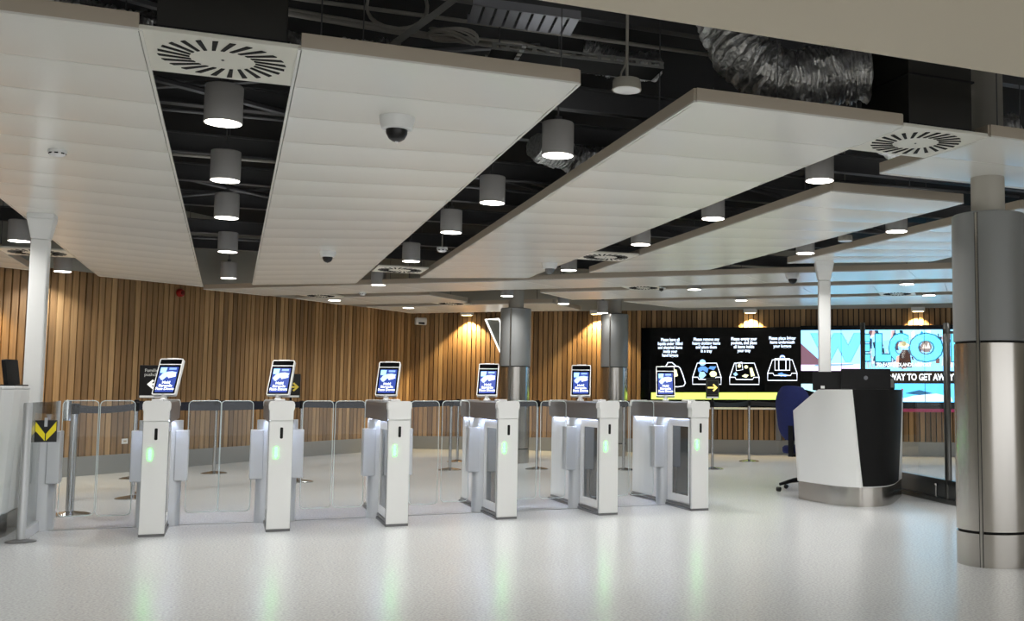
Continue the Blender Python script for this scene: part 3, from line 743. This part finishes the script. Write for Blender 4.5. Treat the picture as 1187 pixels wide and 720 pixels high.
def desk_monitor(loc, rz, label, w=.5, h=.3, badge=False, tilt=8):
    t = thing('computer_monitor', label, 'monitor', loc, rz)
    MB().box(-.11, .11, -.08, .08, 0, .012).build('stand_base', PLASTIC, t, bevel=.004)
    MB().box(-.025, .025, .0, .02, .012, .14).build('stand_neck', PLASTIC, t)
    s = MB().extr_y(rrect(-w/2, w/2, 0, h, .012), -.02, .012).build('screen_housing', PLASTIC, t, loc=(0, 0, .012), rot=(R(-tilt), 0, 0))
    if badge:
        b = MB().lathe([(.0, 0), (.022, 0), (.022, .002), (0, .002)], n=20, mat=Matrix.Translation((0, -.0205, h*.55)) @ Matrix.Rotation(R(90), 4, 'X')).build('round_badge', M('badge_grey', (130, 132, 138), .3, .7), s)
    MB().extr_y(rrect(-w/2+.012, w/2-.012, .012, h-.012, .004), .012, .0135).build('display_glass', SCRBLK, s)
    return t
desk_monitor((-1.62, 9.72, 1.145), R(75), 'black wedge-like monitor on the reception desk beside the white column', .2, .2)
t = thing('desk_phone', 'small black handset on the reception desk at the left edge', 'phone', (-1.72, 9.5, 1.145), R(20))
MB().box(-.04, .04, -.06, .06, 0, .03).build('phone_base', PLASTIC, t, bevel=.006)
MB().tube([(-.03, -.07, .045), (-.03, 0, .06), (-.03, .07, .045)], .014, 8).build('handset', PLASTIC, t, smooth=True)

# ------------------------------------------------------------------ podium at right
t = thing('podium_desk', 'white podium with a black wedge front and steel plinth beside the blue chair', 'desk', (6.1, 9.3, 0), 0)
PO = [(5.58, 9.72), (5.54, 9.5), (5.555, 9.25), (5.58, 9.0), (5.64, 8.83), (5.72, 8.73), (5.88, 8.7), (6.02, 8.74), (6.2, 8.88), (6.4, 9.1), (6.62, 9.36), (6.78, 9.55), (6.8, 9.7), (6.5, 9.77), (6.0, 9.77)]
base = [(x-6.1, y-9.3) for x, y in PO]
def dense(pts, k=5):      # closed Catmull-Rom
    o = []; n = len(pts)
    for i in range(n):
        p0, p1, p2, p3 = [Vector(pts[(i+j-1) % n]) for j in range(4)]
        for q in range(k):
            u = q/k; o.append(tuple(.5*((2*p1)+(-p0+p2)*u+(2*p0-5*p1+4*p2-p3)*u*u+(-p0+3*p1-3*p2+p3)*u**3)))
    return o
bs = dense(base); tp = ring(bs, .045)
MB().prism(ring(bs, -.01), 0, .19).build('plinth', STEEL, t, smooth=True)
zt = []
for (x, y) in bs:
    # the left (chair) end is cut down at a slant
    zt.append(1.155 if x > -.52+.0 and y < .3 else (1.155 if x > -.40 else None))
def ztop(x, y):
    # slant measured across the left end of the desk
    u = (x*.85 - y*.53)      # screen-right-ish world direction
    lo = min(a*.85-b*.53 for a, b in tp); hi = lo+.27
    f = max(0, min(1, (u-lo)/(hi-lo))); return .93+(1.155-.93)*f
n = len(bs)
vs = [(x, y, .19) for x, y in bs]+[(x, y, ztop(x, y)) for x, y in tp]
fs = [tuple(range(n))[::-1], tuple(range(n, 2*n))]+[(i, (i+1) % n, (i+1) % n+n, i+n) for i in range(n)]
mb = MB(); mb.add(vs, fs[:1]+fs[2:])
cen = len(mb.v); mb.v.append((0.2, 0.1, 1.12))
for i in range(n): mb.f.append((n+i, n+(i+1) % n, cen))
mb.build('white_shell', WHITE, t, smooth=True)
# black wedge: between two slanting lines over the front
def onring(s, pts): 
    i = int(s) % len(pts); f = s-int(s); a = Vector(pts[i]); b = Vector(pts[(i+1) % len(pts)]); return a.lerp(b, f)
def wedge(sb0, sb1, st0, st1, zb, zt_, off, name, mat, k=16):
    mb = MB(); nv = 12
    bb = ring(bs, off); tt = ring(tp, off)
    def grid(sc):
        vs = []
        for j in range(nv+1):
            v = j/nv
            for i in range(k+1):
                f = i/k; q = (sb0+(sb1-sb0)*f)*(1-v)+(st0+(st1-st0)*f)*v
                p = onring(q, bb).lerp(onring(q, tt), v)
                vs.append((p.x*sc, p.y*sc, zb+(zt_-zb)*v))
        return vs
    V = grid(1)+grid(.985); m = (k+1)*(nv+1); fs = []
    for j in range(nv):
        for i in range(k):
            c = j*(k+1)+i; fs += [(c, c+1, c+k+2, c+k+1), (m+c, m+c+k+1, m+c+k+2, m+c+1)]
        c = j*(k+1); fs += [(c, c+k+1, m+c+k+1, m+c), (c+k, m+c+k, m+c+2*k+1, c+2*k+1)]
    for i in range(k):
        fs += [(i, m+i, m+i+1, i+1)]; c = nv*(k+1)+i; fs += [(c, c+1, m+c+1, m+c)]
    mb.add(V, fs).build(name, mat, t, smooth=True)
wedge(WB0 := 25.5, WB1 := 47, WT0 := 22.0, WT1 := 50.8, .2, 1.157, .006, 'black_wedge', M('wedge_black', (5, 5, 6), .6, spec=.25))
desk_top = MB(); desk_top.prism([(x*.93, y*.93) for x, y in tp if x > -.3 or True], 1.118, 1.13)
desk_monitor((6.16, 9.3, 1.15), R(-28), 'wide black monitor with a round grey badge on the podium', .52, .215, True, 4)
desk_monitor((5.86, 9.6, 1.135), R(-30), 'second black monitor on the podium beside the white column foot', .3, .2, False, 4)
t2 = thing('desk_printer', 'bulky black ticket printer with rounded lid on the podium', 'printer', (6.5, 9.5, 1.152), R(-30))
MB().box(-.13, .13, -.1, .1, 0, .13).build('printer_body', PLASTIC, t2, bevel=.02)
MB().extr_y([(-.13+.26*k/10, .12+.07*math.sin(math.pi*k/10)) for k in range(11)], -.1, .1).build('printer_lid', BLACKS, t2, smooth=True)
MB().box(.04, .12, -.125, -.1, .03, .12).build('card_reader', M('reader_grey', (112, 112, 108), .5), t2, bevel=.008)
t2 = thing('paper_slip', 'small white label on the podium in front of the monitors', 'paper', (5.63, 9.3, 1.165), R(-30))
MB().box(-.02, .02, -.004, .004, 0, .03).build('slip_face', WHITE2, t2)
MB().box(-.03, .03, -.01, .015, -.01, 0).build('slip_stand', PLASTIC, t2)

# ------------------------------------------------------------------ office chair
def chair():
    t = thing('office_chair', 'navy blue office chair on black castors beside the podium', 'chair', (6.05, 10.42, 0), R(-60))
    bk = MB(); vs = []; fs = []
    nu, nv = 9, 11
    for s_ in (0, 1):
        for j in range(nv):
            v = j/(nv-1); z = .58+.6*v
            hw = .22*(1-(abs(2*v-1)**4)*.42)+ (.01 if v > .5 else 0)
            for i in range(nu):
                u = 2*i/(nu-1)-1
                bulge = .035*(1-u*u)*(1-.3*abs(2*v-1))
                y = -.22-.08*v+.05*u*u+(bulge if s_ else -bulge-.02)
                vs.append((u*hw, y, z+.02*(1-u*u)*(1 if v > .9 else 0)))
    for s_ in (0, 1):
        o = s_*nu*nv
        for j in range(nv-1):
            for i in range(nu-1): fs.append((o+j*nu+i, o+j*nu+i+1, o+(j+1)*nu+i+1, o+(j+1)*nu+i))
    O = nu*nv
    for i in range(nu-1):
        fs.append((i, i+1, O+i+1, O+i)); fs.append(((nv-1)*nu+i, (nv-1)*nu+i+1, O+(nv-1)*nu+i+1, O+(nv-1)*nu+i))
    for j in range(nv-1):
        fs.append((j*nu, (j+1)*nu, O+(j+1)*nu, O+j*nu)); fs.append((j*nu+nu-1, (j+1)*nu+nu-1, O+(j+1)*nu+nu-1, O+j*nu+nu-1))
    bk.add(vs, fs).build('backrest', NAVY, t, smooth=True)
    P = [(.23*math.copysign(abs(math.cos(a))**.6, math.cos(a)), .02+.22*math.copysign(abs(math.sin(a))**.6, math.sin(a))) for a in [2*math.pi*k/28 for k in range(28)]]
    MB().prism([(x*.94, y*.94) for x, y in P], .43, .45, P).prism(P, .45, .495).prism(P, .495, .515, [(x*.9, y*.9) for x, y in P]).build('seat', NAVY, t, smooth=True)
    MB().box(-.035, .035, -.27, -.02, .40, .43).box(-.03, .03, -.3, -.27, .4, .75).build('back_bracket', PLASTIC, t)
    MB().tube([(.1, .05, .42), (.27, .1, .4), (.3, .1, .4)], .01, 8).build('tilt_lever', PLASTIC, t)
    MB().lathe([(.026, .12), (.026, .25), (.015, .25), (.015, .42)], n=16).build('gas_stem', CHROME, t, smooth=True)
    for k in range(5):
        a = 2*math.pi*k/5+.3; c, s_ = math.cos(a), math.sin(a)
        l = MB().tube([(c*.02, s_*.02, .13), (c*.16, s_*.16, .115), (c*.3, s_*.3, .08)], [.03, .024, .017], 8).build('base_arm', PLASTIC, t, smooth=True)
        MB().lathe([(0, -.02), (.026, -.02), (.026, .02), (0, .02)], n=16, mat=Matrix.Translation((c*.31, s_*.31, .027)) @ Matrix.Rotation(a+.6, 4, 'Z') @ Matrix.Rotation(R(90), 4, 'X')).build('castor', BLACKS, l, smooth=True)
    return t
chair()

# ------------------------------------------------------------------ glass screen beside the podium
t = thing('glass_screen', 'framed glass security screen with round posts behind the podium', 'glass partition', (7.0, 9.6, 0), 0)
A = Vector((7.2, 10.93)); B = Vector((6.77, 8.72)); off = Vector((7.0, 9.6)); A -= off; B -= off
def pole(p, r, z0, z1, name, mat=CHROME): return MB().lathe([(r, z0), (r, z1-.01), (r*.8, z1), (0, z1)], cx=p.x, cy=p.y, n=18).build(name, mat, t, smooth=True)
DKS = M('dark_chrome', (100, 100, 98), .3, .9)
pole(A, .03, 0, 2.0, 'post', DKS); pole(B, .034, 0, 1.85, 'post', DKS)
pole(B+Vector((.07, .12)), .02, 0, 1.8, 'door_post', DKS)
d = (B-A).normalized(); n2 = Vector((-d.y, d.x))
def bar(a, b, w, z0, z1, name, mat): return MB().prism([(p.x, p.y) for p in (a-n2*w, b-n2*w, b+n2*w, a+n2*w)], z0, z1).build(name, mat, t)
bar(A, B, .006, .2, 1.74, 'glass_pane', GLASS)
bar(A-d*.2, B+d*.3, .03, .19, .235, 'mid_rail', DKS)
bar(A-d*.2, B+d*.3, .02, .05, .19, 'kick_panel', M('kick_grey', (92, 94, 94), .4, .5))
bar(A-d*.2, B+d*.3, .06, .0, .045, 'floor_rail', DKS)
MB().tube([(B.x, B.y, 1.76), (B.x+.16, B.y+.1, 1.76)], .016, 8).lathe([(.04, 1.74), (.04, 1.79)], cx=B.x, cy=B.y, n=16).build('top_clamp', DKS, t)
MB().tube([(B.x-.2*d.x-.05, B.y-.2*d.y, .05), (B.x-.2*d.x-.05, B.y-.2*d.y, .17)], .01, 8).lathe([(.02, .165), (.02, .185), (0, .19)], cx=B.x-.2*d.x-.05, cy=B.y-.2*d.y, n=12).build('floor_bolt', CHROME, t, smooth=True)

# ------------------------------------------------------------------ screens on the back wall
WA = math.atan2(-.547, .837)
WP = (3.2-.547*.16, 20.7-.837*.16, 0)
def wall_thing(name, label, cat): return thing(name, label, cat, WP, WA)
t = wall_thing('instruction_display', 'wide black display with four columns of white instructions and tray drawings', 'display')
MB().box(4.625, 7.585, 0, .12, .85, 2.32).build('black_panel', SCRBLK, t)
TX = E('display_text', (215, 232, 255), 1.6); LN = E('display_lines', (225, 232, 245), 1.3); BL = E('display_blue', (95, 150, 225), 1.0)
YW = E('display_cream', (240, 240, 190), 1.2); LB = E('display_light_blue', (160, 200, 240), 1.1)
text('instruction_text', 'Please leave all\nliquids under 100ml\nand electrical items\ninside your\nhand luggage', .082, TX, t, 5.18, 2.07, -.001, bold=.018, line=.88, width=.72)
text('instruction_text', 'Please remove any\nheavy clothing items\nand place them\nin a tray', .082, TX, t, 5.86, 2.075, -.001, bold=.018, line=.88, width=.78)
text('instruction_text', 'Please empty your\npockets, and place\nall items inside\nyour tray', .082, TX, t, 6.56, 2.08, -.001, bold=.018, line=.88, width=.78)
text('instruction_text', 'Please place lighter\nitems underneath\nyour luggage', .082, TX, t, 7.265, 2.09, -.001, bold=.018, line=.88, width=.78)
def lines(polys, r=.011, name='tray_drawing', mat=LN):
    mb = MB()
    for P, closed in polys: mb.tube([(x, -.004, z) for x, z in P], r, 4, closed=closed)
    return mb.build(name, mat, t)
def tray(x0, x1, zb, zt_):
    w = x1-x0; lip = zb+.13; i = .16*w
    return [([(x0, zb), (x1, zb), (x1, lip), (x1-i, zt_), (x0+i, zt_), (x0, lip)], True),
            ([(x0, lip), (x0+.18*w, lip), (x0+.22*w, lip-.04), (x1-.22*w, lip-.04), (x1-.18*w, lip), (x1, lip)], False)]
lines(tray(5.607, 6.138, 1.27, 1.66)); lines(tray(6.298, 6.839, 1.27, 1.66)); lines(tray(6.997, 7.531, 1.345, 1.72))
# rucksack half hidden by the last gate screen
lines([([(5.0, 1.25), (5.33, 1.22), (5.44, 1.24), (5.47, 1.29), (5.42, 1.45), (5.37, 1.57), (5.33, 1.6), (5.05, 1.6)], True), ([(5.1, 1.6), (5.14, 1.67), (5.22, 1.67), (5.3, 1.6)], False)], .012, 'bag_drawing')
plate([(5.24, 1.4), (5.33, 1.42), (5.3, 1.54), (5.22, 1.53)], -.001).build('bottle_drawing', YW, t)
def blob(cx, cz, rx_, rz_, n_=14, ph=0): return [(cx+rx_*math.cos(2*math.pi*k/n_+ph)*(1+.12*math.sin(3*k)), cz+rz_*math.sin(2*math.pi*k/n_+ph)) for k in range(n_)]
m1 = MB(); m1.extr_y([(5.7, 1.56), (5.76, 1.6), (5.84, 1.6), (5.9, 1.56), (5.88, 1.48), (5.8, 1.53), (5.72, 1.49)], -.005, -.001)
m1.extr_y([(5.93, 1.6), (6.05, 1.6), (6.0, 1.53), (5.9, 1.56)], -.005, -.001); m1.build('clothes_drawing', BL, t)
plate(blob(5.79, 1.67, .06, .06), -.001, .006).build('hat_drawing', LB, t)
plate(blob(5.99, 1.46, .065, .055), -.001, .006).build('cap_drawing', YW, t)
plate([(5.72, 1.42), (5.74, 1.5), (5.82, 1.5), (5.86, 1.44), (5.8, 1.38), (5.75, 1.36)], -.001, .006).build('shoe_drawing', LB, t)
lines([([(6.42, 1.52), (6.54, 1.54), (6.52, 1.68), (6.41, 1.66)], True)], .008, 'passport_drawing')
m1 = MB(); m1.extr_y(blob(6.475, 1.61, .03, .035), -.005, -.001); m1.extr_y(blob(6.6, 1.59, .035, .03), -.005, -.001); m1.extr_y([(6.52, 1.42), (6.58, 1.46), (6.65, 1.44), (6.6, 1.39)], -.005, -.001); m1.extr_y([(6.66, 1.57), (6.71, 1.58), (6.76, 1.43), (6.69, 1.41)], -.005, -.001); m1.build('pocket_items_drawing', YW, t)
plate([(6.36, 1.46), (6.41, 1.5), (6.45, 1.45), (6.4, 1.42)], -.001, .005).build('keys_drawing', LB, t)
lines([([(7.13, 1.53), (7.4, 1.53), (7.4, 1.74), (7.13, 1.74)], True), ([(7.2, 1.53), (7.2, 1.74)], False), ([(7.33, 1.53), (7.33, 1.74)], False), ([(7.22, 1.76), (7.24, 1.79), (7.29, 1.79), (7.31, 1.76)], False)], .012, 'suitcase_drawing')
plate(blob(7.265, 1.785, .04, .025), -.001, .006).build('teddy_drawing', BL, t)
m1 = MB(); m1.extr_y([(7.18, 1.47), (7.26, 1.49), (7.3, 1.44), (7.24, 1.41)], -.005, -.001); m1.extr_y([(7.27, 1.47), (7.36, 1.45), (7.33, 1.41), (7.28, 1.42)], -.005, -.001); m1.build('small_items_drawing', BL, t)
plate([(4.827, .988), (7.275, .995), (7.275, 1.125), (4.827, 1.112)], 0, .004).build('green_strip', E('lime_strip', (205, 240, 105), 1.3), t)
MB().box(5.4, 5.402, -.006, -.004, .99, 1.12).box(5.99, 5.992, -.006, -.004, .99, 1.12).box(6.62, 6.622, -.006, -.004, .99, 1.12).build('strip_joints', M('lime_dark', (120, 150, 50), .5), t)

t = wall_thing('welcome_display', 'bright cyan welcome video wall with beach pictures and large letters', 'display')
MB().box(7.59, 12.1, 0, .12, .85, 2.34).build('black_panel', SCRBLK, t)
SKY = E('picture_sky_blue', (124, 192, 238), 2.2)
plate([(7.605, 1.52), (11.95, 1.52), (11.95, 2.258), (7.605, 2.258)], 0).build('beach_picture', SKY, t)
plate([(7.605, 1.52), (8.66, 1.52), (8.66, 1.64), (8.3, 1.66), (7.605, 1.63)], -.003).build('pink_sand', E('picture_pink', (214, 196, 232), 1.5), t)
plate([(7.605, 1.63), (8.05, 1.63), (7.9, 1.75), (7.78, 1.86), (7.68, 1.95), (7.605, 2.02)], -.006).build('brown_cliff', E('picture_brown', (130, 96, 112), .8), t)
plate([(7.8, 1.60), (8.5, 1.62), (8.6, 1.645), (7.9, 1.64)], -.006).build('shore_line', E('picture_shore', (120, 170, 205), 1.1), t)
for x0, x1, z0, z1, w_ in ((8.0, 8.13, 2.05, 1.96, .02), (8.33, 8.43, 1.97, 2.08, .015)):
    plate([(x0, z0), (x1, z1), (x1, z1-w_), (x0, z0-w_)], -.008).build('bird_shape', E('picture_dark', (30, 44, 66), .4), t)
# market street picture behind L C O
plate([(8.76, 1.52), (10.34, 1.52), (10.34, 2.258), (8.76, 2.258)], -.0015, .001).build('street_picture', E('picture_street_back', (104, 120, 150), .8), t)
rnd = random.Random(4)
pal = [(30, 38, 58), (196, 202, 214), (226, 232, 240), (70, 78, 104), (120, 84, 88), (214, 180, 176), (46, 56, 80)]
for gi, c in enumerate(pal):
    mb = MB()
    for k in range(13):
        x = 8.78+rnd.random()*1.5; z = 1.54+rnd.random()*.64; w_ = .02+rnd.random()*.05; h_ = .04+rnd.random()*.14; sk = rnd.uniform(-.03, .03)
        mb.extr_y([(x, z), (x+w_, z), (x+w_+sk, min(z+h_, 2.25)), (x+sk, min(z+h_, 2.25))], -.006-.0005*gi, -.003)
    mb.build('street_shapes', E('picture_street%d' % gi, c, 1.0), t)
plate([(9.69, 2.12), (9.76, 2.245), (9.82, 2.12), (9.76, 2.07)], -.010).build('blue_parasol', E('picture_blue', (30, 130, 220), 1.1), t)
CY = E('letter_cyan', (92, 205, 236), 1.9); CYB = E('letter_shade', (50, 130, 165), .6)
def big(ch, x, z, size, width, CYB=CYB):
    text('letter', ch, size, CYB, t, x, z, -.012, bold=.085, width=width, depth=.002)
    text('letter', ch, size, CY, t, x, z, -.016, bold=.05, width=width, depth=.002)
big('W', 8.27, 1.73, .62, 1.25, E('letter_soft_edge', (110, 180, 215), 1.1)); big('E', 8.76, 1.73, .6, .5); big('L', 9.06, 1.725, .62, .85); big('C', 9.35, 1.725, .62, .75); big('O', 9.83, 1.725, .62, 1.1); big('M', 10.5, 1.725, .62, 1.0); big('E', 11.1, 1.725, .62, .8)
plate(blob(9.44, 1.98, .1, .035, 18), -.02).build('straw_hat_brim', E('picture_cream', (235, 225, 190), 1.2), t)
plate(blob(9.44, 2.01, .045, .045, 14), -.023).build('straw_hat_crown', E('picture_straw', (190, 178, 130), 1.0), t)
plate([(9.34, 1.58), (9.36, 1.8), (9.41, 1.9), (9.5, 1.9), (9.55, 1.8), (9.58, 1.58)], -.02).build('backpack_shape', E('picture_pack', (60, 40, 48), .6), t)
plate([(9.28, 1.6), (9.31, 1.78), (9.36, 1.8), (9.34, 1.58)], -.021).build('shoulder_shape', E('picture_skin', (236, 190, 180), 1.0), t)
plate(blob(9.83, 1.95, .1, .1, 20), -.012).build('crowd_shape', E('picture_crowd', (150, 140, 140), .9), t)
plate([(9.76, 1.92), (9.8, 2.02), (9.83, 1.93), (9.87, 2.03), (9.9, 1.92)], -.02).build('crowd_figures', E('picture_pale', (238, 232, 226), 1.2), t)
text('welcome_text', 'TO EAST MIDLANDS AIRPORT', .092, E('white_text', (245, 250, 255), 1.6), t, 9.43, 1.60, -.025, bold=.02, width=.78)
MB().box(7.6, 12.0, -.004, 0, 1.31, 1.515).build('caption_band', SCRBLK, t)
text('caption_text', 'EASY WAY TO GET AWAY', .165, E('white_text', (245, 250, 255), 1.6), t, 10.30, 1.355, -.006, align='RIGHT', bold=.03, width=.72)
plate([(9.2, .965), (11.95, .965), (11.95, 1.295), (9.2, 1.295)], 0).build('pool_picture', E('picture_pool', (80, 172, 222), 2.2), t)
plate([(9.3, 1.0), (9.6, 1.08), (10.0, 1.12), (10.25, 1.06), (10.28, .98), (9.3, .97)], -.003).build('wave_shape', E('picture_foam', (214, 232, 238), 1.3), t)
plate([(9.45, 1.12), (9.7, 1.18), (9.95, 1.12), (9.7, 1.09)], -.006).build('boat_shape', E('picture_deep', (40, 104, 150), .9), t)
plate([(9.38, 1.02), (9.41, 1.02), (9.42, 1.2), (9.385, 1.2)], -.008).build('red_flag_shape', E('picture_red', (190, 50, 50), .9), t)
plate([(7.605, 1.2), (7.9, 1.12), (7.9, 1.285), (7.605, 1.285)], 0).build('small_picture', E('picture_sky2', (170, 215, 225), 1.3), t)
mb = MB()
for x in (8.33, 9.8, 11.2): mb.box(x-.004, x+.004, -.028, -.001, .96, 2.26)
mb.build('bezel_lines', M('bezel_dark', (20, 40, 48), .4), t)
MB().box(9.2, 12.1, -.01, .05, .79, .845).build('magenta_strip', E('magenta_strip', (150, 50, 90), .35), t)

t = wall_thing('wall_shelf', 'pale wall shelf with one dark end panel under the instruction display', 'shelf')
MB().box(5.9, 7.3, -.25, .12, .815, .845).build('shelf_top', WHITE, t, bevel=.004)
MB().box(7.16, 7.25, -.22, .10, .26, .815).build('end_panel', DARKST, t)
t = wall_thing('wedge_sign', 'white-edged grey wedge-shaped sign on the timber wall beside the middle column', 'sign')
W_ = [(1.59, 2.5), (1.86, 2.5), (1.9, 2.42), (1.9, 1.86)]
plate(W_, -.03, .04).build('sign_face', M('sign_grey_face', (120, 124, 120), .5), t)
MB().tube([(x, -.08, z) for x, z in W_], .018, 6, closed=True).build('lit_edge', E('sign_edge_white', (255, 255, 250), 1.6), t)
MB().box(1.75, 1.8, -.03, .12, 2.2, 2.3).build('sign_bracket', PLASTIC, t)
def wall_plate(loc, rz, label):
    t = thing('wall_socket', label, 'socket', loc, rz)
    MB().box(-.05, .05, -.012, .0, -.035, .035).build('socket_plate', WHITE2, t, bevel=.003)
    MB().box(-.025, .025, -.014, -.012, -.012, .012).build('socket_face', FASCIA, t)
wall_plate((-1.33, 16.06, .42), math.atan2(1.4, 1.25), 'small white socket low on the timber wall left of the first gate')

# ------------------------------------------------------------------ world and view
w = bpy.data.worlds.new('world'); S.world = w; w.use_nodes = True
w.node_tree.nodes['Background'].inputs['Color'].default_value = (.97, .985, 1, 1)
w.node_tree.nodes['Background'].inputs['Strength'].default_value = 1.5     # even fill light, added to stand for the unseen hall behind the viewer
S.view_settings.view_transform = 'Standard'; S.view_settings.look = 'None'
S.view_settings.exposure = .33; S.view_settings.gamma = 1; S.view_settings.use_curve_mapping = False
S.cycles.use_denoising = True
S.cycles.max_bounces = 8; S.cycles.transparent_max_bounces = 24; S.cycles.diffuse_bounces = 4
S.cycles.sample_clamp_indirect = 4; S.cycles.caustics_reflective = False; S.cycles.caustics_refractive = False
